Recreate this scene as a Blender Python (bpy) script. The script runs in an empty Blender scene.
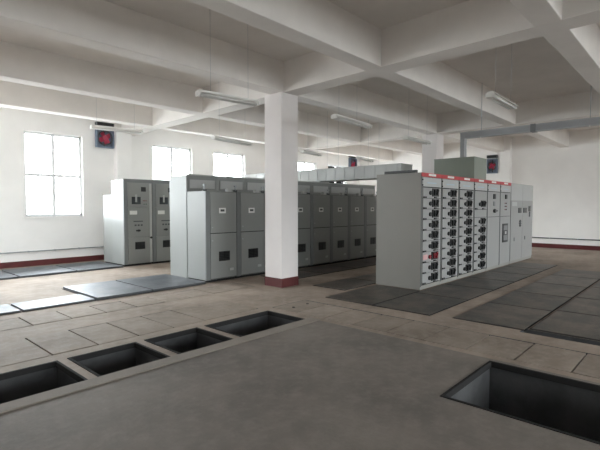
import bpy, bmesh, math, random
from mathutils import Vector, Matrix
random.seed(4)
C = bpy.context.scene.collection
SC = bpy.context.scene

# ------------------------------------------------------------------ materials
MATS = {}
def _nt(name):
    m = bpy.data.materials.new(name); m.use_nodes = True
    nt = m.node_tree; b = nt.nodes['Principled BSDF']
    MATS[name] = m
    return m, nt, b

def mat(name, col, rough=0.6, metal=0.0, var=0.06, scale=3.0, bump=0.0, bscale=40.0, spec=0.5, obj_var=0.0, stretch=None):
    """painted or raw surface: slow noise in the colour, fine noise in the bump"""
    m, nt, b = _nt(name)
    N, L = nt.nodes, nt.links
    b.inputs['Roughness'].default_value = rough
    b.inputs['Metallic'].default_value = metal
    b.inputs['Specular IOR Level'].default_value = spec
    tc = N.new('ShaderNodeTexCoord')
    src = tc.outputs['Object']
    if stretch:
        mp = N.new('ShaderNodeMapping'); mp.inputs['Scale'].default_value = stretch
        L.new(src, mp.inputs['Vector']); src = mp.outputs['Vector']
    n1 = N.new('ShaderNodeTexNoise'); n1.inputs['Scale'].default_value = scale
    n1.inputs['Detail'].default_value = 6; n1.inputs['Roughness'].default_value = 0.6
    L.new(src, n1.inputs['Vector'])
    ramp = N.new('ShaderNodeValToRGB')
    ramp.color_ramp.elements[0].position = 0.3; ramp.color_ramp.elements[1].position = 0.7
    c = Vector(col)
    lo = [max(0, x * (1 - var)) for x in c]; hi = [min(1, x * (1 + var)) for x in c]
    ramp.color_ramp.elements[0].color = (*lo, 1); ramp.color_ramp.elements[1].color = (*hi, 1)
    L.new(n1.outputs['Fac'], ramp.inputs['Fac'])
    out = ramp.outputs['Color']
    if obj_var:
        oi = N.new('ShaderNodeObjectInfo')
        mr = N.new('ShaderNodeMapRange'); mr.inputs['To Min'].default_value = 1 - obj_var; mr.inputs['To Max'].default_value = 1 + obj_var
        L.new(oi.outputs['Random'], mr.inputs['Value'])
        hs = N.new('ShaderNodeHueSaturation'); L.new(mr.outputs['Result'], hs.inputs['Value'])
        L.new(out, hs.inputs['Color']); out = hs.outputs['Color']
    L.new(out, b.inputs['Base Color'])
    if bump:
        n2 = N.new('ShaderNodeTexNoise'); n2.inputs['Scale'].default_value = bscale; n2.inputs['Detail'].default_value = 4
        L.new(tc.outputs['Object'], n2.inputs['Vector'])
        bp = N.new('ShaderNodeBump'); bp.inputs['Strength'].default_value = bump; bp.inputs['Distance'].default_value = 0.01
        L.new(n2.outputs['Fac'], bp.inputs['Height']); L.new(bp.outputs['Normal'], b.inputs['Normal'])
    return m

def floor_mat(name, base, stain, dust, rough=0.75):
    """dusty cement: two blotch scales and small stains"""
    m, nt, b = _nt(name); N, L = nt.nodes, nt.links
    tc = N.new('ShaderNodeTexCoord')
    a = N.new('ShaderNodeTexNoise'); a.inputs['Scale'].default_value = 0.9; a.inputs['Detail'].default_value = 8; a.inputs['Roughness'].default_value = 0.65
    d = N.new('ShaderNodeTexNoise'); d.inputs['Scale'].default_value = 7; d.inputs['Detail'].default_value = 8; d.inputs['Roughness'].default_value = 0.7
    L.new(tc.outputs['Object'], a.inputs['Vector']); L.new(tc.outputs['Object'], d.inputs['Vector'])
    r1 = N.new('ShaderNodeValToRGB'); r1.color_ramp.elements[0].position = 0.38; r1.color_ramp.elements[1].position = 0.62
    r1.color_ramp.elements[0].color = (*stain, 1); r1.color_ramp.elements[1].color = (*base, 1)
    r2 = N.new('ShaderNodeValToRGB'); r2.color_ramp.elements[0].position = 0.45; r2.color_ramp.elements[1].position = 0.75
    r2.color_ramp.elements[0].color = (0, 0, 0, 1); r2.color_ramp.elements[1].color = (0.55, 0.55, 0.55, 1)
    mx = N.new('ShaderNodeMix'); mx.data_type = 'RGBA'
    L.new(a.outputs['Fac'], r1.inputs['Fac']); L.new(d.outputs['Fac'], r2.inputs['Fac'])
    L.new(r2.outputs['Color'], mx.inputs['Factor']); L.new(r1.outputs['Color'], mx.inputs['A'])
    mx.inputs['B'].default_value = (*dust, 1)
    oi = N.new('ShaderNodeObjectInfo'); mr = N.new('ShaderNodeMapRange')
    mr.inputs['To Min'].default_value = 0.88; mr.inputs['To Max'].default_value = 1.1
    hs = N.new('ShaderNodeHueSaturation')
    L.new(oi.outputs['Random'], mr.inputs['Value']); L.new(mr.outputs['Result'], hs.inputs['Value'])
    L.new(mx.outputs['Result'], hs.inputs['Color'])
    L.new(hs.outputs['Color'], b.inputs['Base Color'])
    b.inputs['Roughness'].default_value = rough; b.inputs['Specular IOR Level'].default_value = 0.35
    bp = N.new('ShaderNodeBump'); bp.inputs['Strength'].default_value = 0.25; bp.inputs['Distance'].default_value = 0.01
    n2 = N.new('ShaderNodeTexNoise'); n2.inputs['Scale'].default_value = 30; n2.inputs['Detail'].default_value = 5
    L.new(tc.outputs['Object'], n2.inputs['Vector']); L.new(n2.outputs['Fac'], bp.inputs['Height']); L.new(bp.outputs['Normal'], b.inputs['Normal'])
    return m

def checker_plate_mat(name, base, dust, rough=0.42):
    """steel tread plate: raised lozenges, dusted over"""
    m, nt, b = _nt(name); N, L = nt.nodes, nt.links
    tc = N.new('ShaderNodeTexCoord')
    a = N.new('ShaderNodeTexNoise'); a.inputs['Scale'].default_value = 2.2; a.inputs['Detail'].default_value = 9; a.inputs['Roughness'].default_value = 0.7
    L.new(tc.outputs['Object'], a.inputs['Vector'])
    r = N.new('ShaderNodeValToRGB'); r.color_ramp.elements[0].position = 0.42; r.color_ramp.elements[1].position = 0.66
    r.color_ramp.elements[0].color = (*base, 1); r.color_ramp.elements[1].color = (*dust, 1)
    L.new(a.outputs['Fac'], r.inputs['Fac'])
    oi = N.new('ShaderNodeObjectInfo'); mr = N.new('ShaderNodeMapRange')
    mr.inputs['To Min'].default_value = 0.85; mr.inputs['To Max'].default_value = 1.15
    hs = N.new('ShaderNodeHueSaturation')
    L.new(oi.outputs['Random'], mr.inputs['Value']); L.new(mr.outputs['Result'], hs.inputs['Value'])
    L.new(r.outputs['Color'], hs.inputs['Color']); L.new(hs.outputs['Color'], b.inputs['Base Color'])
    b.inputs['Metallic'].default_value = 0.35; b.inputs['Roughness'].default_value = rough
    ck = N.new('ShaderNodeTexChecker'); ck.inputs['Scale'].default_value = 30
    mp = N.new('ShaderNodeMapping'); mp.inputs['Rotation'].default_value = (0, 0, math.radians(45)); mp.inputs['Scale'].default_value = (1, 2.2, 1)
    L.new(tc.outputs['Object'], mp.inputs['Vector']); L.new(mp.outputs['Vector'], ck.inputs['Vector'])
    bp = N.new('ShaderNodeBump'); bp.inputs['Strength'].default_value = 0.2; bp.inputs['Distance'].default_value = 0.002
    L.new(ck.outputs['Fac'], bp.inputs['Height']); L.new(bp.outputs['Normal'], b.inputs['Normal'])
    return m

def glass_mat():
    m, nt, b = _nt('window_glass'); N, L = nt.nodes, nt.links
    N.remove(b)
    t = N.new('ShaderNodeBsdfTransparent'); g = N.new('ShaderNodeBsdfGlossy'); g.inputs['Roughness'].default_value = 0.03
    t.inputs['Color'].default_value = (0.93, 0.96, 0.97, 1)
    fr = N.new('ShaderNodeFresnel'); fr.inputs['IOR'].default_value = 1.3
    mx = N.new('ShaderNodeMixShader')
    L.new(fr.outputs['Fac'], mx.inputs['Fac']); L.new(t.outputs['BSDF'], mx.inputs[1]); L.new(g.outputs['BSDF'], mx.inputs[2])
    L.new(mx.outputs['Shader'], N['Material Output'].inputs['Surface'])
    return m

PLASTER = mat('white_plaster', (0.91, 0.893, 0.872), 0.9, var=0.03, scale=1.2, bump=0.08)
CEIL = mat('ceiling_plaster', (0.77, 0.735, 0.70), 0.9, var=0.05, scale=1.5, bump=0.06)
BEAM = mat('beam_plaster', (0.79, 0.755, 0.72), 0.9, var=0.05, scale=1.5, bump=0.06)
COLM = mat('column_plaster', (0.84, 0.80, 0.79), 0.85, var=0.03, scale=2, bump=0.05)
RED = mat('red_skirting_paint', (0.10, 0.014, 0.014), 0.55, var=0.15, scale=4)
CONC = floor_mat('cement_floor', (0.34, 0.275, 0.225), (0.215, 0.172, 0.14), (0.42, 0.36, 0.31))
SCREED = floor_mat('smooth_screed', (0.215, 0.188, 0.167), (0.155, 0.137, 0.122), (0.28, 0.25, 0.227))
SLAB = floor_mat('cover_slab_cement', (0.33, 0.272, 0.225), (0.22, 0.18, 0.148), (0.42, 0.365, 0.315))
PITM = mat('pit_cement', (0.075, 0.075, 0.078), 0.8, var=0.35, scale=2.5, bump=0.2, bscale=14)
KERB = mat('kerb_cement', (0.26, 0.225, 0.195), 0.8, var=0.1, scale=3, bump=0.15)
PLATE = checker_plate_mat('dark_tread_plate', (0.068, 0.062, 0.058), (0.17, 0.138, 0.112))
PLATEL = checker_plate_mat('sky_tinted_tread_plate', (0.10, 0.112, 0.13), (0.18, 0.185, 0.20), 0.5)  # bluish reflection of the sky put into the plate's base colour
GREY = mat('grey_enamel', (0.285, 0.295, 0.285), 0.42, var=0.025, scale=1.2, obj_var=0.0)
GREYD = mat('grey_enamel_frame', (0.20, 0.212, 0.215), 0.45, var=0.03)
GREYL = mat('pale_and_lit_grey_enamel', (0.47, 0.48, 0.475), 0.4, var=0.02)  # own pale paint; on the middle row's upper panels it paints wall-reflected light
KGREY = mat('warm_grey_enamel', (0.31, 0.30, 0.275), 0.45, var=0.02)
KFACE = mat('drawer_enamel', (0.34, 0.34, 0.335), 0.45, var=0.02)
GREEN = mat('grey_green_enamel', (0.27, 0.30, 0.255), 0.5, var=0.03)
REDH = mat('red_header_paint', (0.50, 0.045, 0.055), 0.45, var=0.05)
BLACK = mat('black_plastic', (0.018, 0.019, 0.02), 0.4, var=0.2)
DARKG = mat('dark_grey_metal', (0.07, 0.075, 0.08), 0.5, var=0.1)
SEAM = mat('dark_seam', (0.035, 0.034, 0.034), 0.95, spec=0.1)
WHITE = mat('white_label', (0.82, 0.82, 0.80), 0.5, var=0.02)
PALEB = mat('pale_blue_label', (0.45, 0.55, 0.62), 0.5, var=0.05)
PINK = mat('pink_tag', (0.65, 0.38, 0.38), 0.6)
DKRED = mat('dark_red_plastic', (0.22, 0.015, 0.025), 0.4)
GREENP = mat('green_indicator', (0.02, 0.10, 0.06), 0.3)
STEEL = mat('galvanised_steel', (0.42, 0.44, 0.46), 0.4, 0.6, var=0.06)
DUCT = mat('bridge_grey', (0.50, 0.51, 0.50), 0.5, var=0.06, scale=2)
TRAY = mat('tray_grey', (0.36, 0.37, 0.385), 0.45, 0.1, var=0.05)
LAMPB = mat('lamp_housing_white', (0.85, 0.84, 0.81), 0.4)
TUBE = mat('fluorescent_tube_off', (0.80, 0.80, 0.78), 0.2)
WFRAME = mat('window_frame_white', (0.88, 0.89, 0.90), 0.4)
FANB = mat('fan_blue_grey', (0.16, 0.20, 0.27), 0.5, var=0.1)
FANR = mat('fan_red', (0.42, 0.035, 0.08), 0.4)
GLASS = glass_mat()
METER = mat('meter_glass', (0.03, 0.035, 0.04), 0.15)

# ------------------------------------------------------------------ mesh helpers
class MB:
    def __init__(s):
        s.bm = bmesh.new(); s.mats = []
    def _mi(s, m):
        if m not in s.mats: s.mats.append(m)
        return s.mats.index(m)
    def box(s, x0, x1, y0, y1, z0, z1, m, bev=0.0):
        r = bmesh.ops.create_cube(s.bm, size=1)
        vs = r['verts']
        for v in vs:
            v.co = Vector(((x0 + x1) / 2 + v.co.x * (x1 - x0), (y0 + y1) / 2 + v.co.y * (y1 - y0), (z0 + z1) / 2 + v.co.z * (z1 - z0)))
        fs = {f for v in vs for f in v.link_faces}
        mi = s._mi(m)
        for f in fs: f.material_index = mi
        if bev:
            es = {e for v in vs for e in v.link_edges}
            r = bmesh.ops.bevel(s.bm, geom=list(es), offset=bev, segments=2, affect='EDGES', profile=0.6)
            for f in r['faces']: f.material_index = mi
        return s
    def cyl(s, p0, p1, r, m, seg=12, r2=None):
        p0, p1 = Vector(p0), Vector(p1); d = p1 - p0
        q = d.to_track_quat('Z', 'Y').to_matrix().to_4x4()
        M = Matrix.Translation((p0 + p1) / 2) @ q
        res = bmesh.ops.create_cone(s.bm, cap_ends=True, segments=seg, radius1=r, radius2=r if r2 is None else r2, depth=d.length, matrix=M)
        mi = s._mi(m)
        for f in {f for v in res['verts'] for f in v.link_faces}:
            f.material_index = mi
            if len(f.verts) == 4: f.smooth = True
        return s
    def obb(s, c, half, rot, m):
        """box about c with half sizes, turned by matrix rot"""
        r = bmesh.ops.create_cube(s.bm, size=2)
        for v in r['verts']:
            v.co = Vector(c) + rot @ Vector((v.co.x * half[0], v.co.y * half[1], v.co.z * half[2]))
        mi = s._mi(m)
        for f in {f for v in r['verts'] for f in v.link_faces}: f.material_index = mi
        return s
    def build(s, name, parent=None):
        me = bpy.data.meshes.new(name); s.bm.to_mesh(me); s.bm.free()
        for m in s.mats: me.materials.append(m)
        o = bpy.data.objects.new(name, me); C.objects.link(o)
        if parent: o.parent = parent
        return o

def B(name, x0, x1, y0, y1, z0, z1, m, parent=None, bev=0.0):
    return MB().box(x0, x1, y0, y1, z0, z1, m, bev).build(name, parent)

def tag(o, label, cat, group=None):
    o['label'] = label; o['category'] = cat
    if group: o['group'] = group
    return o
def structure(o):
    o['kind'] = 'structure'; return o
def thing(name, label, cat, loc, group=None, rz=0):
    o = bpy.data.objects.new(name, None); C.objects.link(o)
    o.location = loc; o.rotation_euler = (0, 0, rz); o.empty_display_size = 0.2
    return tag(o, label, cat, group)
def dup(root, loc, label):
    def cp(o, par):
        c = o.copy(); C.objects.link(c); c.parent = par
        for ch in kids.get(o.name, []): cp(ch, c)
        return c
    kids = {}
    for o in C.objects:
        if o.parent: kids.setdefault(o.parent.name, []).append(o)
    c = cp(root, None); c.location = loc; c['label'] = label
    return c
ORD = ['first', 'second', 'third', 'fourth', 'fifth', 'sixth', 'seventh', 'eighth', 'ninth', 'tenth', 'eleventh', 'twelfth', 'thirteenth', 'fourteenth']

# ------------------------------------------------------------------ room shell
XL, XR, YB, YF, HC = -1.6, 18.6, 12.95, -8.6, 4.27
HB = 3.70

# floor: a height field with open pits, and shallow rebates that hold the cover slabs
PITS = [(-0.16, 0.68), (0.80, 1.62), (1.72, 2.45), (2.56, 3.28), (3.40, 4.53)]
REC = [(x0, x1, 4.035, 4.78, -0.85, 2) for x0, x1 in PITS]
REC.append((3.42, 4.545, 0.20, 1.57, -0.85, 2))
REC.append((5.87, 6.06, 0.70, 1.68, -0.30, 2))                # gap beside the loose plates
REC.append((0.205, 4.535, 4.995, 5.885, -0.075, 2))           # slabs behind the pits
REC.append((1.425, 5.755, 6.445, 7.065, -0.075, 2))           # second slab row
REC.append((4.735, 5.495, -1.105, 4.905, -0.075, 2))          # slab row running past the column
def floor_mesh():
    xs = sorted({XL, XR, 4.62, *[r[0] for r in REC], *[r[1] for r in REC]})
    ys = sorted({YF, YB, 3.86, *[r[2] for r in REC], *[r[3] for r in REC]})
    bm = bmesh.new()
    def cell(i, j):
        cx, cy = (xs[i] + xs[i + 1]) / 2, (ys[j] + ys[j + 1]) / 2
        for r in REC:
            if r[0] < cx < r[1] and r[2] < cy < r[3]: return r[4], r[5]
        return 0.0, (1 if (cy < 3.86 and cx < 4.62) else 0)
    g = {(i, j): cell(i, j) for i in range(len(xs) - 1) for j in range(len(ys) - 1)}
    def quad(pts, mi):
        f = bm.faces.new([bm.verts.new(p) for p in pts]); f.material_index = mi
    for (i, j), (h, mi) in g.items():
        x0, x1, y0, y1 = xs[i], xs[i + 1], ys[j], ys[j + 1]
        quad([(x0, y0, h), (x1, y0, h), (x1, y1, h), (x0, y1, h)], mi)
        for (di, dj, pa, pb) in ((1, 0, (x1, y0), (x1, y1)), (0, 1, (x1, y1), (x0, y1))):
            n = g.get((i + di, j + dj))
            if n and abs(n[0] - h) > 1e-6:
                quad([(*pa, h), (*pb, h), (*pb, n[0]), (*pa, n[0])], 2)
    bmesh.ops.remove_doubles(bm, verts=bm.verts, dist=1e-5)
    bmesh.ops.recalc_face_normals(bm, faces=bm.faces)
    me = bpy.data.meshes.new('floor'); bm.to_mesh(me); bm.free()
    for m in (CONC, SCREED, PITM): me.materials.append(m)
    o = bpy.data.objects.new('floor', me); C.objects.link(o)
    return structure(o)
floor_mesh()
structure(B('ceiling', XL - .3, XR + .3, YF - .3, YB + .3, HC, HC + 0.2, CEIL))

def wall_with_holes(name, axis, a0, a1, pos, thick, holes):
    """wall along 'x' or 'y' between a0 and a1; holes are (a, b, z0, z1)"""
    bm = MB()
    cuts = sorted({a0, a1, *[h[0] for h in holes], *[h[1] for h in holes]})
    for u, v in zip(cuts[:-1], cuts[1:]):
        hs = [h for h in holes if h[0] <= u + 1e-6 and h[1] >= v - 1e-6]
        segs = [(0, HC)]
        if hs: segs = [(0, hs[0][2]), (hs[0][3], HC)]
        for z0, z1 in segs:
            if axis == 'x': bm.box(u, v, min(pos, pos + thick), max(pos, pos + thick), z0, z1, PLASTER)
            else: bm.box(min(pos, pos + thick), max(pos, pos + thick), u, v, z0, z1, PLASTER)
    return structure(bm.build(name))

WZ0, WZ1 = 1.28, 3.50
WB = [(1.40, 2.85), (3.72, 5.17), (7.32, 8.77), (9.66, 11.11), (13.85, 15.30), (16.10, 17.55)]
WLF = [(9.7, 11.5)]  # unseen left wall: window put in to supply side daylight
WF = [(0.6, 2.05), (3.4, 4.85), (7.3, 8.75), (9.7, 11.15), (13.8, 15.25), (16.1, 17.55)]  # unseen wall behind the camera: windows put in to supply daylight
wall_with_holes('wall_back', 'x', XL, XR, YB, 0.3, [(a, b, WZ0, WZ1) for a, b in WB])
wall_with_holes('wall_left', 'y', YF, YB, XL, -0.3, [(a, b, WZ0, WZ1) for a, b in WLF])
wall_with_holes('wall_right', 'y', YF, YB, XR, 0.3, [])
wall_with_holes('wall_front', 'x', XL, XR, YF, -0.3, [(a, b, WZ0, WZ1) for a, b in WF])

nwin = 0
def make_window(axis, a, b, pos, sgn):
    """white metal frame, a centre mullion and a transom, glass set back in the reveal"""
    global nwin; nwin += 1
    fr = MB(); gl = MB(); d = pos + sgn * 0.14
    def bx(m_, u0, u1, z0, z1, t, mt):
        if axis == 'x': m_.box(u0, u1, d - t, d + t, z0, z1, mt)
        else: m_.box(d - t, d + t, u0, u1, z0, z1, mt)
    w = 0.06
    bx(fr, a, a + w, WZ0, WZ1, .03, WFRAME); bx(fr, b - w, b, WZ0, WZ1, .03, WFRAME)
    bx(fr, a, b, WZ0, WZ0 + w, .03, WFRAME); bx(fr, a, b, WZ1 - w, WZ1, .03, WFRAME)
    m = (a + b) / 2
    bx(fr, m - .04, m + .04, WZ0, WZ1, .032, WFRAME)
    bx(fr, a, b, 2.34, 2.42, .031, WFRAME)
    bx(gl, a + w, b - w, WZ0 + w, WZ1 - w, .003, GLASS)
    o = structure(fr.build('window_%d' % nwin)); gl.build('pane', o)
    s = MB(); q0, q1 = sorted((pos - sgn * .04, pos + sgn * .1))
    if axis == 'x': s.box(a - .05, b + .05, q0, q1, WZ0 - .04, WZ0, PLASTER)
    else: s.box(q0, q1, a - .05, b + .05, WZ0 - .04, WZ0, PLASTER)
    s.build('sill', o)
    # portal: marks the real opening for the daylight sampler
    ld = bpy.data.lights.new('window_daylight', 'AREA'); ld.shape = 'RECTANGLE'; ld.size = b - a; ld.size_y = WZ1 - WZ0
    ld.cycles.is_portal = True
    lo = bpy.data.objects.new('window_daylight', ld); C.objects.link(lo)
    lo.location = ((a + b) / 2, pos + sgn * .2, (WZ0 + WZ1) / 2) if axis == 'x' else (pos + sgn * .2, (a + b) / 2, (WZ0 + WZ1) / 2)
    # an area light shines along its local -Z: turn that into the room
    lo.rotation_euler = (math.radians(-90 * sgn), 0, 0) if axis == 'x' else (math.radians(90), 0, math.radians(90 * sgn))
    return o
for a, b in WB: make_window('x', a, b, YB, 1)
for a, b in WLF: make_window('y', a, b, XL, -1)
for a, b in WF: make_window('x', a, b, YF, -1)

# beams
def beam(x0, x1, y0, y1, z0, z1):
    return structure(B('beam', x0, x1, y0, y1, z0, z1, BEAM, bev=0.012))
XB = [(6.10, 6.50), (12.50, 12.92)]
def main_beam(ax0, ax1, bx0, bx1):
    """beam along the room, a little out of square; (a) at y = 4, (b) at y = 11"""
    bm = bmesh.new(); vs = []
    for y in (YF, YB):
        f = (y - 4) / 7
        p0, p1 = ax0 + (bx0 - ax0) * f, ax1 + (bx1 - ax1) * f
        vs.append([bm.verts.new(p) for p in ((p0, y, HB), (p1, y, HB), (p1, y, HC + .01), (p0, y, HC + .01))])
    a, b = vs
    for k in range(4): bm.faces.new((a[k], a[(k + 1) % 4], b[(k + 1) % 4], b[k]))
    bm.faces.new(a[::-1]); bm.faces.new(b)
    bmesh.ops.recalc_face_normals(bm, faces=bm.faces)
    me = bpy.data.meshes.new('beam'); bm.to_mesh(me); bm.free(); me.materials.append(BEAM)
    o = bpy.data.objects.new('beam', me); C.objects.link(o); structure(o)
main_beam(6.00, 6.38, 6.24, 6.62)
main_beam(12.50, 12.92, 12.50, 12.92)
YBM = [(-6.0, -5.7), (-3.6, -3.3), (-1.15, -0.85), (1.30, 1.60), (3.78, 4.08), (5.96, 6.28), (8.66, 8.98), (11.05, 11.37)]
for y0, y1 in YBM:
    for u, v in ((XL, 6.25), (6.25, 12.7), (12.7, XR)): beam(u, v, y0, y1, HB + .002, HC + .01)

# columns with painted foot bands
def column(x0, x1, y0, y1):
    structure(B('column', x0, x1, y0, y1, 0, HB, COLM, bev=0.012))
    structure(B('baseboard_column', x0 - .008, x1 + .008, y0 - .008, y1 + .008, 0, 0.175, RED, bev=0.006))
column(6.0, 6.46, 5.95, 6.41)
column(12.48, 12.96, 5.95, 6.41)
# pilasters
for x0, x1 in ((6.05, 6.5), (12.5, 12.95)):
    structure(B('trim_1', x0, x1, YB - .22, YB, 0, HB + .02, PLASTER, bev=.01))
for y0, y1 in ((5.72, 6.12), (-1.2, -.8)):
    structure(B('trim_2', XR - .2, XR, y0, y1, 0, HC, PLASTER, bev=.01))
structure(B('baseboard_back', XL, XR, YB - .015, YB, 0, 0.15, RED))
structure(B('baseboard_right', XR - .015, XR, YF, YB, 0, 0.16, RED))
structure(B('baseboard_left', XL, XL + .015, YF, YB, 0, 0.15, RED))
structure(B('baseboard_front', XL, XR, YF, YF + .015, 0, 0.15, RED))
# steel angle rims round the open pits
for r in REC[:6]:
    b = MB(); x0, x1, y0, y1 = r[:4]; e = .022
    b.box(x0 - .004, x1 + .004, y1 - e, y1 + .004, -.05, .006, SEAM); b.box(x0 - .004, x1 + .004, y0 - .004, y0 + .010, -.05, .006, SEAM)
    b.box(x0 - .004, x0 + e, y0 + .01, y1 - e, -.05, .006, SEAM); b.box(x1 - e, x1 + .004, y0 + .01, y1 - e, -.05, .006, SEAM)
    structure(b.build('trim_4'))
# kerb in front of the pits
structure(B('trim_3', -0.3, 4.64, 3.86, 4.03, 0.0, 0.012, KERB, bev=.004))

# thin conduits along the walls
c = MB().cyl((XL + .1, YB - .04, .385), (6.04, YB - .04, .385), .014, STEEL, 8)
for k in range(12): c.box(XL + .3 + k * .63, XL + .33 + k * .63, YB - .058, YB, .365, .405, STEEL)
tag(c.build('wall_conduit'), 'thin grey conduit along the wall under the windows', 'conduit')
c = MB().cyl((XR - .04, -4, .37), (XR - .04, 5.7, .37), .02, DARKG, 8)
for k in range(10): c.box(XR - .065, XR, -3.8 + k * .9, -3.77 + k * .9, .345, .395, STEEL)
tag(c.build('wall_conduit'), 'grey conduit low on the wall past the end of the red-topped cabinets', 'conduit')

# ------------------------------------------------------------------ cover slabs and steel plates
def slab(x0, x1, y0, y1, label, group, holes=False):
    b = MB(); g = random.uniform(.003, .012)
    b.box(x0 + g, x1 - g, y0 + g, y1 - g, -.073, 0.004 + random.uniform(-.003, .004), SLAB, bev=.006)
    o = b.build('cover_slab'); tag(o, label, 'floor slab', group)
    if holes:
        for hx in (.28, .72):
            MB().cyl((x0 + (x1 - x0) * hx, (y0 + y1) / 2, -.02), (x0 + (x1 - x0) * hx, (y0 + y1) / 2, .0105), .022, SEAM, 10).build('dark_hole_disc', o)  # flat dark discs paint the shade of two small holes
    return o
for k in range(9):
    x0 = 0.21 + .48 * k
    slab(x0, x0 + .48, 5.0, 5.88, 'cement cover slab, %s from the left in the row directly behind the open pits' % ORD[k], 'cover slabs behind the open pits')
for k in range(9):
    x0 = 1.43 + .48 * k
    slab(x0, x0 + .48, 6.45, 7.06, 'cement cover slab, %s from the left in the row before the steel plates' % ORD[k], 'cover slabs before the raised steel plates')
for k in range(12):
    y0 = -1.1 + .5 * k
    slab(4.74, 5.477, y0, y0 + .5, 'cement cover slab, %s from the column in the row running towards the viewer' % ORD[11 - k], 'cover slabs running past the column', holes=(k == 11))

def plate(x0, x1, y0, y1, z0, z1, m, label, group):
    b = MB(); g = .016
    b.box(x0 + g, x1 - g, y0 + g, y1 - g, z1 - .006, z1, m)
    o = b.build('floor_plate')
    MB().box(x0, x1, y0, y1, z0, z0 + .003, SEAM).build('gap_shade_sheet', o)  # dark sheet under the plate paints the shade of its surrounding gap
    if z1 - z0 > .01:
        r = MB()
        r.box(x0 + .02, x1 - .02, y0 + .02, y0 + .06, z0, z1 - .006, DARKG); r.box(x0 + .02, x1 - .02, y1 - .06, y1 - .02, z0, z1 - .006, DARKG)
        r.box(x0 + .02, x0 + .06, y0 + .06, y1 - .06, z0, z1 - .006, DARKG); r.box(x1 - .06, x1 - .02, y0 + .06, y1 - .06, z0, z1 - .006, DARKG)
        r.build('angle_frame', o)
    return tag(o, label, 'floor plate', group)
G1 = 'grey steel plates left of the middle cabinets'
plate(3.13, 4.14, 7.38, 8.92, 0, .045, PLATEL, 'sky-tinted steel floor plate with a free left corner, raised off the cement', G1)
plate(4.14, 5.31, 7.38, 8.92, 0, .045, PLATEL, 'sky-tinted steel floor plate touching the end of the middle cabinet row', G1)
plate(2.05, 3.12, 7.38, 8.04, 0, .03, PLATEL, 'low sky-tinted steel plate just left of the raised plate', G1)
plate(1.0, 2.04, 7.38, 8.04, 0, .03, PLATEL, 'low sky-tinted steel plate furthest left in the middle plate strip', G1)
G2 = 'grey steel plates beside the far cabinets'
plate(4.2, 5.34, 10.94, 12.40, 0, .04, PLATEL, 'sky-tinted steel plate touching the end of the far cabinet row', G2)
plate(3.0, 4.19, 10.94, 12.40, 0, .04, PLATEL, 'sky-tinted steel plate second out from the far cabinet row, by the window wall', G2)
plate(1.7, 2.99, 10.94, 12.40, 0, .04, PLATEL, 'sky-tinted steel plate third out from the far cabinet row, by the window wall', G2)
G3 = 'dark steel plates before the middle cabinets'
for k in range(5):
    plate(6.72 + 1.2 * k, 7.92 + 1.2 * k, 6.45, 7.36, 0, .012, PLATE, 'dark steel plate %s from the column along the foot of the middle cabinets' % ORD[k], G3)
G4 = 'dark steel plates in the aisle behind the red-topped cabinets'
for k in range(5):
    plate(6.59 + 1.2 * k, 7.79 + 1.2 * k, 4.90, 5.68, 0, .012, PLATE, 'dark steel plate %s from the column behind the red-topped cabinets' % ORD[k], G4)
G5 = 'dark steel plates around the red-topped cabinets'
px = [5.87, 7.26, 8.45, 9.65, 10.85, 12.05, 13.2]
for k in range(6):
    plate(px[k], px[k + 1], 2.87, 3.83, 0, .012, PLATE, 'dark steel plate %s from the column side in the strip before the drawer cabinets' % ORD[k], G5)
plate(5.87, 7.46, 3.83, 4.78, 0, .012, PLATE, 'dark steel plate at the plain end of the red-topped cabinets', G5)
G6 = 'dark steel plates at the right of the floor'
px = [5.96, 7.3, 8.6, 9.9, 11.2, 12.5]
for k in range(5):
    plate(px[k], px[k + 1], 1.64, 2.58, 0, .014, PLATE, 'dark steel plate %s from the cement slabs in the far strip right of the slabs' % ORD[k], G6)
    plate(px[k] + .11, px[k + 1] + .11, 0.55, 1.62, 0, .014, PLATE, 'dark steel plate %s from the cement slabs in the near strip right of the slabs' % ORD[k], G6)

# ------------------------------------------------------------------ high-voltage cabinets, rear side (middle row)
def louvre(name, x0, x1, y, z0, z1, parent):
    b = MB().box(x0, x1, y - .008, y, z0, z1, BLACK)
    n = 6
    for k in range(n):
        z = z0 + (z1 - z0) * (k + .5) / n
        b.obb(((x0 + x1) / 2, y - .014, z), ((x1 - x0) / 2 - .012, .009, .004), Matrix.Rotation(math.radians(-35), 3, 'X'), BLACK)
    b.box((x0 + x1) / 2 - .006, (x0 + x1) / 2 + .006, y - .022, y - .008, z0, z1, BLACK)
    return b.build(name, parent)

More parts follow.
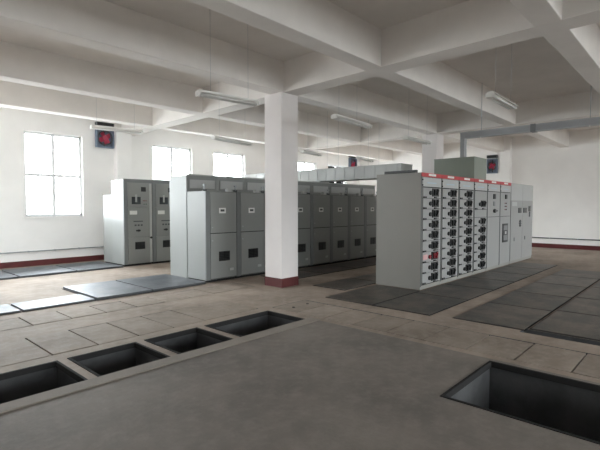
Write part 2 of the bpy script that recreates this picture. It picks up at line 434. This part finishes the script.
def rear_cabinet():
    """local origin at the left end of the front foot; x along the row, y away from the viewer; 0.8 wide"""
    t = thing('switchgear_cabinet', '', 'cabinet', (0, 0, 0), 'middle row of grey switchgear cabinets')
    W = .80
    b = MB()
    b.box(.010, W - .004, .035, .674, .05, 1.86, GREY, .004)
    b.box(.02, W - .02, .06, .66, 0, .05, SEAM)
    b.build('cable_compartment', t)
    b = MB(); b.box(0, W - .004, .68, 1.33, .03, 2.21, GREY, .006); b.box(.02, W - .02, .70, 1.30, 0, .05, SEAM)
    tb = b.build('breaker_compartment', t)
    b = MB(); b.box(.06, W - .06, .668, .679, 1.92, 2.14, GREY); b.box(.08, W - .08, .66, .67, 1.94, 2.12, GREYL); b.build('cover_panel', tb)  # paler than its cabinet: light reflected from the wall put into the colour
    b = MB().box(0.0, .105, .0, .034, .05, 1.86, GREYD, .003); b.box(.105, W - .004, .020, .0345, .06, 1.85, SEAM); b.build('corner_post', t)
    d = MB().box(.115, W - .012, .002, .034, 1.006, 1.845, GREY, .004).build('upper_door', t)
    b = MB().box(.33, .50, -.004, .002, 1.41, 1.52, WHITE); b.box(.365, .465, -.0055, -.004, 1.445, 1.49, DARKG); b.build('name_plate', d)
    MB().cyl((.155, -.012, 1.12), (.155, .003, 1.12), .014, STEEL, 10).build('door_lock', d)
    d = MB().box(.115, W - .012, .002, .034, .07, .99, GREY, .004).build('lower_door', t)
    louvre('vent_grille', .32, .60, .001, .42, .62, d)
    MB().box(.60, .70, -.003, .002, .20, .25, GREYL).build('rating_plate', d)
    MB().cyl((.155, -.012, .85), (.155, .003, .85), .014, STEEL, 10).build('door_lock', d)
    b = MB().box(.03, .11, .12, .15, 1.86, 1.90, DARKG); b.cyl((.07, .135, 1.89), (.07, .135, 1.97), .018, STEEL, 10); b.cyl((.07, .11, 1.985), (.07, .16, 1.985), .026, STEEL, 12)
    b.build('lifting_lug', t)
    MB().box(.64, .74, .1, .2, 1.86, 1.93, GREYL).build('terminal_box', t)
    MB().box(0, W - .004, .66, .70, 2.21, 2.235, GREYL).build('top_rail', t)  # pale rail, painted to match the wall-lit brightness up here
    return t
MBY = 7.42
mw = ['with its plain end panels facing the plates', 'next to the white column on its left side', 'hidden mostly behind the white column',
      'just right of the white column', 'second to the right of the white column', 'third to the right of the white column',
      'fourth to the right of the white column', 'beside the plain end of the red-topped cabinets', 'behind the red-topped cabinets']
c0 = rear_cabinet()
c0.location = (5.33, MBY, 0)
c0['label'] = 'grey switchgear cabinet of the middle row, ' + mw[0]
for k in range(1, 9):
    dup(c0, (5.33 + .8 * k, MBY, 0), 'grey switchgear cabinet of the middle row, ' + mw[k])

# ------------------------------------------------------------------ high-voltage cabinets, front side (far row)
def front_cabinet():
    t = thing('switchgear_cabinet', '', 'cabinet', (0, 0, 0), 'far row of grey switchgear cabinets')
    W = .80
    b = MB(); b.box(0, W - .004, .035, .68, .05, 2.24, GREY, .004); b.box(.02, W - .02, .06, .66, 0, .05, SEAM)
    b.build('breaker_compartment', t)
    b = MB(); b.box(0, W - .004, .68, 1.18, .05, 1.86, GREY, .004); b.box(.02, W - .02, .7, 1.15, 0, .05, SEAM)
    b.build('cable_compartment', t)
    b = MB().box(0, .10, 0, .034, .05, 2.26, GREYD, .003); b.build('corner_post', t)
    MB().box(.10, W - .004, .0, .034, 2.17, 2.26, GREYD, .003).build('top_rail', t)
    d = MB().box(.11, W - .09, .004, .034, 1.54, 2.16, GREY, .004).build('instrument_door', t)
    b = MB().box(.48, .61, -.012, .004, 1.94, 2.06, BLACK, .004); b.build('relay', d)
    b = MB().box(.22, .31, -.012, .004, 1.62, 1.80, METER); b.box(.22, .46, -.011, .004, 1.61, 1.66, METER); b.box(.37, .46, -.012, .004, 1.62, 1.80, METER)
    b.box(.315, .365, -.006, .004, 1.665, 1.86, GREYL); b.build('protection_unit', d)
    for k in range(3): MB().cyl((.54 + .04 * k, -.008, 1.70), (.54 + .04 * k, .004, 1.70), .011, DKRED, 8).build('indicator_lamp', d)
    for k in range(2): MB().cyl((.56 + .06 * k, -.008, 1.61), (.56 + .06 * k, .004, 1.61), .013, GREENP, 8).build('push_button', d)
    b = MB().box(W - .085, W - .012, .006, .034, .06, 2.16, GREYL, .003).build('side_post', t)
    MB().cyl((W - .05, -.02, .72), (W - .05, .006, .72), .028, BLACK, 12).build('door_lock', b)
    d = MB().box(.11, W - .09, .004, .034, .75, 1.52, GREY, .004).build('breaker_door', t)
    MB().box(.16, .36, -.002, .004, 1.34, 1.44, WHITE).build('name_plate', d)
    b = MB().box(.26, .52, -.001, .004, 1.15, 1.175, DARKG)
    for k in range(3): b.box(.29 + .085 * k, .34 + .085 * k, -.001, .004, 1.04, 1.08, DARKG)
    b.build('marking', d)
    b = MB().box(.33, .45, -.008, .004, .90, .94, BLACK, .003); b.cyl((.39, -.035, .92), (.39, .0, .92), .03, BLACK, 12); b.build('door_handle', d)
    d = MB().box(.11, W - .09, .004, .034, .06, .73, GREY, .004).build('cable_door', t)
    louvre('vent_grille', .30, .57, .003, .43, .62, d)
    return t
f0 = front_cabinet()
f0.location = (5.38, 11.0, 0)
fw = ['with its pale end facing the window', 'second from the window end', 'third from the window end', 'fourth from the window end', 'fifth from the window end']
f0['label'] = 'grey switchgear cabinet with meters in the far row, ' + fw[0]
for k in range(1, 3): dup(f0, (5.38 + .8 * k, 11.0, 0), 'grey switchgear cabinet with meters in the far row, ' + fw[k])

# ------------------------------------------------------------------ low-voltage cabinets with red header (right row)
RY0, RY1, RH, RB0 = 3.85, 4.81, 2.17, .012
def lv_body(name, x0, x1, label, header=True):
    t = thing(name, label, 'cabinet', (x0, RY0, RB0), 'row of red-topped low-voltage cabinets' if header else None)
    W = x1 - x0
    b = MB(); b.box(0, W - .003, .012, .96, 0, RH - RB0, KGREY, .004)
    if header: b.box(.05, W - .02, .0115, .0123, .075, 2.08, SEAM)
    b.build('body', t)
    if header:
        h = MB().box(.0, W - .003, -.006, .012, 2.085, RH - RB0, REDH, .003).build('header_strip', t)
        MB().box(.26, .26 + .30, -.008, -.006, 2.105, 2.145, WHITE).build('name_plate', h)
    return t, W

def switch_parts(parent, x, z, red=False):
    """rotary switch: square plate, grip, and the two latches under it"""
    k = DKRED if red else BLACK
    b = MB().box(x - .12, x + .15, -.02, -.004, z - .075, z + .075, BLACK, .004)
    b.box(x - .075, x - .03, -.045, -.02, z - .05, z + .055, k); b.box(x + .05, x + .10, -.04, -.02, z - .045, z + .06, k)
    b.cyl((x, -.055, z), (x, -.02, z), .042, k, 12)
    b.obb((x, -.065, z), (.012, .012, .05), Matrix.Rotation(math.radians(35), 3, 'Y'), k)
    b.build('breaker_switch', parent)
    b = MB().cyl((x - .20, -.03, z - .01), (x - .20, -.004, z - .01), .040, k, 12); b.box(x - .18, x - .10, -.014, -.004, z - .018, z - .002, BLACK)
    b.build('knob', parent)
    MB().box(x + .158, x + .175, -.006, -.003, z - .05, z + .05, GREENP).build('indicator', parent)

def drawer(parent, W, z0, z1, red=False, zc=None):
    d = MB().box(.055, W - .03, -.004, .012, z0 + .0035, z1 - .0035, KFACE, .002).build('drawer', parent)
    x = W * .64; z = zc if zc else z0 + (z1 - z0) * .56
    switch_parts(d, x, z, red)
    b = MB().box(.06, .17, -.022, -.004, z0 + .004, z0 + .034, BLACK, .003); b.build('latch', d)
    b = MB().box(x - .03, x + .05, -.022, -.004, z0 + .002, z0 + .03, BLACK, .003); b.box(x + .06, x + .16, -.010, -.004, z0 + .008, z0 + .018, BLACK); b.build('latch', d)
    if red: MB().box(.07, .24, -.012, -.004, z - .05, z + .04, PINK).build('warning_tag', d)
    return d

lvx = [7.5, 8.32, 9.14, 9.96, 10.78, 11.66, 12.48]
lw = ['nearest the column, with nine black switches and one dark red', 'second from its plain end, nine black switches', 'third from its plain end, nine black switches',
      'fourth from its plain end, with a wide gap under the first switch', 'fifth from its plain end, with one big blank door', 'sixth from its plain end, with a dark framed window']
for i in range(6):
    t, W = lv_body('drawer_cabinet' if i < 4 else 'incoming_cabinet', lvx[i], lvx[i + 1], 'grey red-topped cabinet ' + lw[i])
    MB().box(.0, .008, -.004, .012, .06, 2.085, GREYD).build('edge_seam', t)
    tp = MB().box(.045, W - .02, -.003, .012, 1.905, 2.075, GREYL, .002).build('label_panel', t)
    MB().box(W * .25, W * .72, -.0045, -.003, 1.965, 1.99, PALEB).build('name_plate', tp)
    for z in (2.03, 1.93): MB().cyl((.03, -.012, z), (.03, .012, z), .014, SEAM, 8).build('hinge', tp)
    if i < 3:
        for r in range(9):
            z1 = 1.89 - .2 * r
            drawer(t, W, z1 - .2, z1, red=(i == 0 and r == 6))
    elif i == 3:
        drawer(t, W, 1.47, 1.89, zc=1.60)
        for r in range(6):
            z1 = 1.29 - .2 * r
            drawer(t, W, z1 - .2, z1)
        MB().box(.055, W - .03, -.003, .012, 1.295, 1.465, KFACE, .002).build('blank_panel', t)
    elif i == 4:
        d = MB().box(.03, W - .03, -.004, .012, 1.29, 1.89, KFACE, .002).build('upper_door', t)
        b = MB().box(W / 2 - .06, W / 2 + .06, -.03, -.004, 1.72, 1.84, BLACK, .004); b.build('meter', d)
        b = MB().box(W / 2 - .05, W / 2 + .06, -.015, -.004, 1.55, 1.66, GREYD, .004); b.build('selector', d)
        b = MB().cyl((W / 2, -.05, 1.43), (W / 2, -.004, 1.43), .045, BLACK, 12); b.box(W / 2 - .1, W / 2 + .14, -.055, -.03, 1.415, 1.445, BLACK); b.build('handle', d)
        d = MB().box(.03, W - .03, -.004, .012, .08, 1.28, KFACE, .002).build('lower_door', t)
        MB().cyl((.08, -.015, .75), (.08, -.004, .75), .015, STEEL, 10).build('door_lock', d)
    else:
        d = MB().box(.03, W - .03, -.004, .012, 1.29, 1.89, KFACE, .002).build('upper_door', t)
        MB().box(W / 2 - .06, W / 2 + .05, -.03, -.004, 1.73, 1.84, BLACK, .004).build('meter', d)
        for k in range(3):
            for q in range(2): MB().cyl((W / 2 - .05 + .09 * q, -.015, 1.62 - .08 * k), (W / 2 - .05 + .09 * q, -.004, 1.62 - .08 * k), .016, BLACK if (k + q) % 2 else DKRED, 10).build('indicator_lamp', d)
        d = MB().box(.03, W - .03, -.004, .012, .08, 1.28, KFACE, .002).build('lower_door', t)
        b = MB().box(.19, .58, -.02, -.004, .62, 1.10, BLACK, .006)
        b.box(.24, .53, -.023, -.02, .67, .80, GREYD); b.box(.24, .53, -.023, -.02, .93, 1.05, GREYD); b.box(.33, .44, -.028, -.02, .83, .90, GREYL); b.build('breaker_window', d)
# two plain instrument cabinets that end the row
t, W = lv_body('instrument_cabinet', 12.50, 13.50, 'pale cabinet without a red top, next to the last red-topped one', header=False)
d = MB().box(.003, W - .006, -.004, .012, 1.70, 2.15, GREYL, .002).build('top_panel', t)
d = MB().box(.003, W - .006, -.004, .012, .08, 1.697, KFACE, .002).build('door', t)
MB().box(.08, .50, -.007, -.004, 1.55, 1.66, GREYL).build('name_plate', d)
MB().box(.62, .86, -.02, -.004, 1.36, 1.50, METER, .004).build('meter', d)
b = MB()
for k in range(4): b.obb((.80, -.008, 1.07), (.10, .004, .018), Matrix.Rotation(math.radians(45 * k), 3, 'Y'), DARKG)
b.build('emblem', d)
MB().box(.28, .34, -.014, -.004, .60, .70, GREYD).build('handle', d)
t, W = lv_body('instrument_cabinet', 13.50, 14.48, 'pale cabinet without a red top, at the far end of the row', header=False)
d = MB().box(.003, W - .006, -.004, .012, 1.70, 2.15, GREYL, .002).build('top_panel', t)
d = MB().box(.003, W - .006, -.004, .012, .08, 1.697, KFACE, .002).build('door', t)
MB().box(.06, .36, -.02, -.004, 1.36, 1.50, METER, .004).build('meter', d)
b = MB().box(.56, .72, -.02, -.004, 1.40, 1.55, METER, .004); b.box(.62, .70, -.018, -.004, 1.24, 1.39, DARKG); b.build('meter', d)
MB().box(.22, .28, -.014, -.004, .60, .70, GREYD).build('handle', d)

# steel angle lying on the first cabinet
b = MB().box(7.54, 7.59, 3.98, 4.66, RH, RH + .055, BLACK); b.box(7.54, 7.66, 3.98, 4.66, RH, RH + .008, DARKG)
tag(b.build('steel_angle'), 'dark steel bar lying on top of the first red-topped cabinet', 'steel bar')

# big green-grey box on top, with the busbar duct rising from it
t = thing('busbar_box', 'large grey-green steel box standing on the red-topped cabinets', 'box', (10.0, 3.87, RH))
MB().box(0, .74, 0, .95, 0, .49, GREEN, .006).build('body', t)
MB().box(-.006, .746, -.006, .956, .475, .495, GREEN, .003).build('lid', t)
t = thing('cable_duct', 'long grey overhead duct that rises from the grey-green box and turns level', 'duct', (10.0, 4.10, RH + .497))
D = 3.09 - RH - .497
b = MB().box(0, .13, 0, .10, 0, D + .13, TRAY, .004); b.build('riser', t)
b = MB().box(0, .13, -8.4, 0, D, D + .13, TRAY, .004); b.box(-.012, .142, -8.4, .1, D + .118, D + .136, STEEL); b.box(-.012, .142, -8.4, 0, D - .004, D + .012, STEEL)
b.build('level_run', t)
for yy in (-1.42, -3.4, -5.4): MB().box(-.02, .15, yy - .05, yy + .05, D - .015, D + .145, GREYD, .004).build('joint_collar', t)
for yy in (-.35, -2.4, -4.6, -6.8):
    b = MB().cyl((.065, yy, D + .13), (.065, yy, HC - RH - .497), .006, STEEL, 8); b.cyl((.03, yy, D - .03), (.03, yy, D), .012, LAMPB, 8); b.build('hanger_rod', t)
b = MB().cyl((.16, .04, 0), (.16, .04, D + .02), .007, DARKG, 8); b.build('earthing_cable', t)

# bridge duct between middle and right rows
t = thing('bus_bridge', 'long grey ribbed bus duct bridging the aisle to the middle cabinets', 'duct', (10.0, 5.70, 0))
b = MB().box(0, .58, 0, 6.0, 2.29, 2.62, DUCT, .006)
b.build('duct', t)
for k in range(18): MB().box(-.010, 0, .10 + .33 * k, .13 + .33 * k, 2.28, 2.62, GREYL).build('rib', t)
MB().box(-.015, .595, 0.0, 6.0, 2.615, 2.635, DUCT).build('lid', t)
MB().box(.06, .52, .03, .38, 0, 2.31, DUCT, .006).build('riser', t)
for yy in (1.0, 2.4): 
    for xx in (.03, .55): MB().cyl((xx, yy, 2.62), (xx, yy, HC), .003, STEEL, 8).build('hanger_rod', t)
for yy in (2.8, 5.6): MB().box(.08, .5, yy - .1, yy + .1, 2.24, 2.30, DUCT).build('foot', t)

# ------------------------------------------------------------------ fluorescent fittings
def lamp(p0, p1, label, rods=(0.15, 0.85), top=HC):
    """twin tube batten hung on two thin rods between p0 and p1"""
    p0, p1 = Vector(p0), Vector(p1); d = p1 - p0; L = d.length
    t = thing('fluorescent_light', label, 'ceiling light', (p0 + p1) / 2, 'hanging fluorescent lights', math.atan2(d.y, d.x))
    h = L / 2
    b = MB().box(-h, h, -.035, .035, 0, .045, LAMPB, .004)
    r = [(-h, .0), (h, .0)]
    b.build('housing', t)
    b = MB()
    for s in (-1, 1): b.obb((0, s * .055, .014), (h, .030, .003), Matrix.Rotation(math.radians(-22 * s), 3, 'X'), LAMPB)
    b.build('reflector', t)
    for s in (-1, 1):
        b = MB().cyl((-h + .02, s * .045, -.022), (h - .02, s * .045, -.022), .013, TUBE, 12)
        b.build('tube', t)
    for s in (-1, 1):
        MB().box(s * h - .012, s * h + .012, -.058, .058, -.036, .03, LAMPB, .003).build('end_cap', t)
    for f in rods:
        x = -h + L * f
        q = (p0 + p1) / 2
        MB().cyl((x, 0, .045), (x, 0, top - q.z), .0022, STEEL, 6).build('hanger_rod', t)
    return t
lamp((3.98, 9.50, 3.20), (5.02, 9.36, 3.20), 'hanging fluorescent light in front of the exhaust fan by the window', (.1, .85))
lamp((3.50, 5.02, 3.05), (4.42, 4.90, 3.05), 'hanging fluorescent light just left of the white column, largest on that side', (.2, .85))
lamp((5.85, 7.85, 3.02), (7.05, 8.03, 3.02), 'hanging fluorescent light above the middle cabinets, left of the column, before the bright window', (.15, .85))
lamp((9.40, 8.50, 3.11), (10.50, 8.75, 3.11), 'short distant fluorescent light just right of the column near the far wall', (.3, .85))
lamp((5.98, 4.68, 3.06), (7.18, 4.78, 3.06), 'hanging fluorescent light just right of the white column under the beams', (.12, .62))
lamp((8.95, 5.00, 3.08), (10.12, 5.02, 3.08), 'hanging fluorescent light above the plain end of the red-topped cabinets', (.12, .9))
lamp((6.20, 2.20, 3.05), (7.20, 2.22, 3.05), 'hanging fluorescent light high at the right, nearest to the viewer', (.2, .9))
lamp((11.4, 8.00, 3.05), (12.5, 8.20, 3.05), 'faint distant fluorescent light beside the small fan in the far corner', (.2, .9))

# ------------------------------------------------------------------ exhaust fans
def fan(loc, rz, label, w=.50, tall=1.12):
    """boxed axial fan on the wall: local x across, -y into the room"""
    t = thing('exhaust_fan', label, 'fan', loc, 'wall exhaust fans', rz)
    h = w * tall; r = w * .40
    b = MB()
    e = .035
    b.box(-w / 2, -w / 2 + e, -.12, 0, 0, h, FANB); b.box(w / 2 - e, w / 2, -.12, 0, 0, h, FANB)
    b.box(-w / 2 + e, w / 2 - e, -.12, 0, 0, e, FANB); b.box(-w / 2 + e, w / 2 - e, -.12, 0, h - e, h, FANB)
    b.box(-w / 2 + e, w / 2 - e, -.02, -.0, e, h - e, FANB)
    b.build('housing', t)
    b = MB(); n = 24
    for k in range(n):
        a = 2 * math.pi * k / n
        b.obb((r * math.cos(a), -.09, h / 2 + r * math.sin(a)), (.012, .03, r * .14), Matrix.Rotation(-a, 3, 'Y'), DARKG)
    b.build('ring', t)
    b = MB()
    for k in range(4):
        a = math.pi / 2 * k + .5
        R_ = Matrix.Rotation(-a, 3, 'Y') @ Matrix.Rotation(math.radians(28), 3, 'X')
        b.obb((r * .50 * math.cos(a), -.07, h / 2 + r * .50 * math.sin(a)), (r * .36, .004, r * .36), R_, FANR)
    b.cyl((0, -.11, h / 2), (0, -.03, h / 2), r * .34, FANR, 16)
    b.build('blades', t)
    MB().box(-.02, .02, -.03, -.02, e, h - e, DARKG).build('motor_bracket', t)
    b = MB().box(-w / 2, w / 2, -.14, 0, h + .03, h + .15, DARKG, .004); b.box(-w / 2 + .03, w / 2 - .03, -.142, -.139, h + .05, h + .13, BLACK)
    b.build('hood', t)
    return t
fan((5.77, YB, 3.24), 0, 'blue-grey exhaust fan with red blades on the wall by the left window')
fan((17.95, YB, 3.28), 0, 'small distant exhaust fan with red blades above the ribbed duct', .56)
fan((XR, 6.45, 2.88), math.radians(-90), 'dark exhaust fan with red blades above the red-topped cabinets', .40, 1.45)

# ------------------------------------------------------------------ world, camera, view
w = bpy.data.worlds.new('overcast_sky'); SC.world = w; w.use_nodes = True
nt = w.node_tree; N, L = nt.nodes, nt.links
bg = N['Background']
tc = N.new('ShaderNodeTexCoord'); sp = N.new('ShaderNodeSeparateXYZ'); rp = N.new('ShaderNodeValToRGB')
L.new(tc.outputs['Generated'], sp.inputs['Vector']); L.new(sp.outputs['Z'], rp.inputs['Fac'])
e = rp.color_ramp.elements
e[0].position = 0.0; e[0].color = (0.42, 0.42, 0.42, 1)
e[1].position = 0.12; e[1].color = (0.97, 0.985, 0.995, 1)
L.new(rp.outputs['Color'], bg.inputs['Color'])
bg.inputs['Strength'].default_value = 22.0

F, YAW, PIT = 446.27, math.radians(42.393), math.radians(2.378)
cd = bpy.data.cameras.new('camera'); cd.sensor_fit = 'HORIZONTAL'; cd.sensor_width = 36.0
cd.lens = F / 600 * 36.0; cd.clip_start = 0.05; cd.clip_end = 200
cam = bpy.data.objects.new('camera', cd); C.objects.link(cam); SC.camera = cam
cam.location = (0, 0, 1.55)
fwd = Vector((math.cos(YAW) * 0 + math.sin(math.pi / 2 - YAW) , math.cos(math.pi / 2 - YAW), 0))
cam.rotation_euler = (math.radians(90) - PIT, 0, math.atan2(fwd.y, fwd.x) - math.pi / 2)
# (forward is YAW to the left of the +X axis)
SC.view_settings.view_transform = 'Standard'; SC.view_settings.look = 'None'
SC.view_settings.exposure = 0.80; SC.view_settings.gamma = 1.0
SC.view_settings.use_curve_mapping = False
SC.cycles.max_bounces = 10; SC.cycles.diffuse_bounces = 6; SC.cycles.use_denoising = True
SC.cycles.transparent_max_bounces = 8
SC.cycles.sample_clamp_indirect = 10
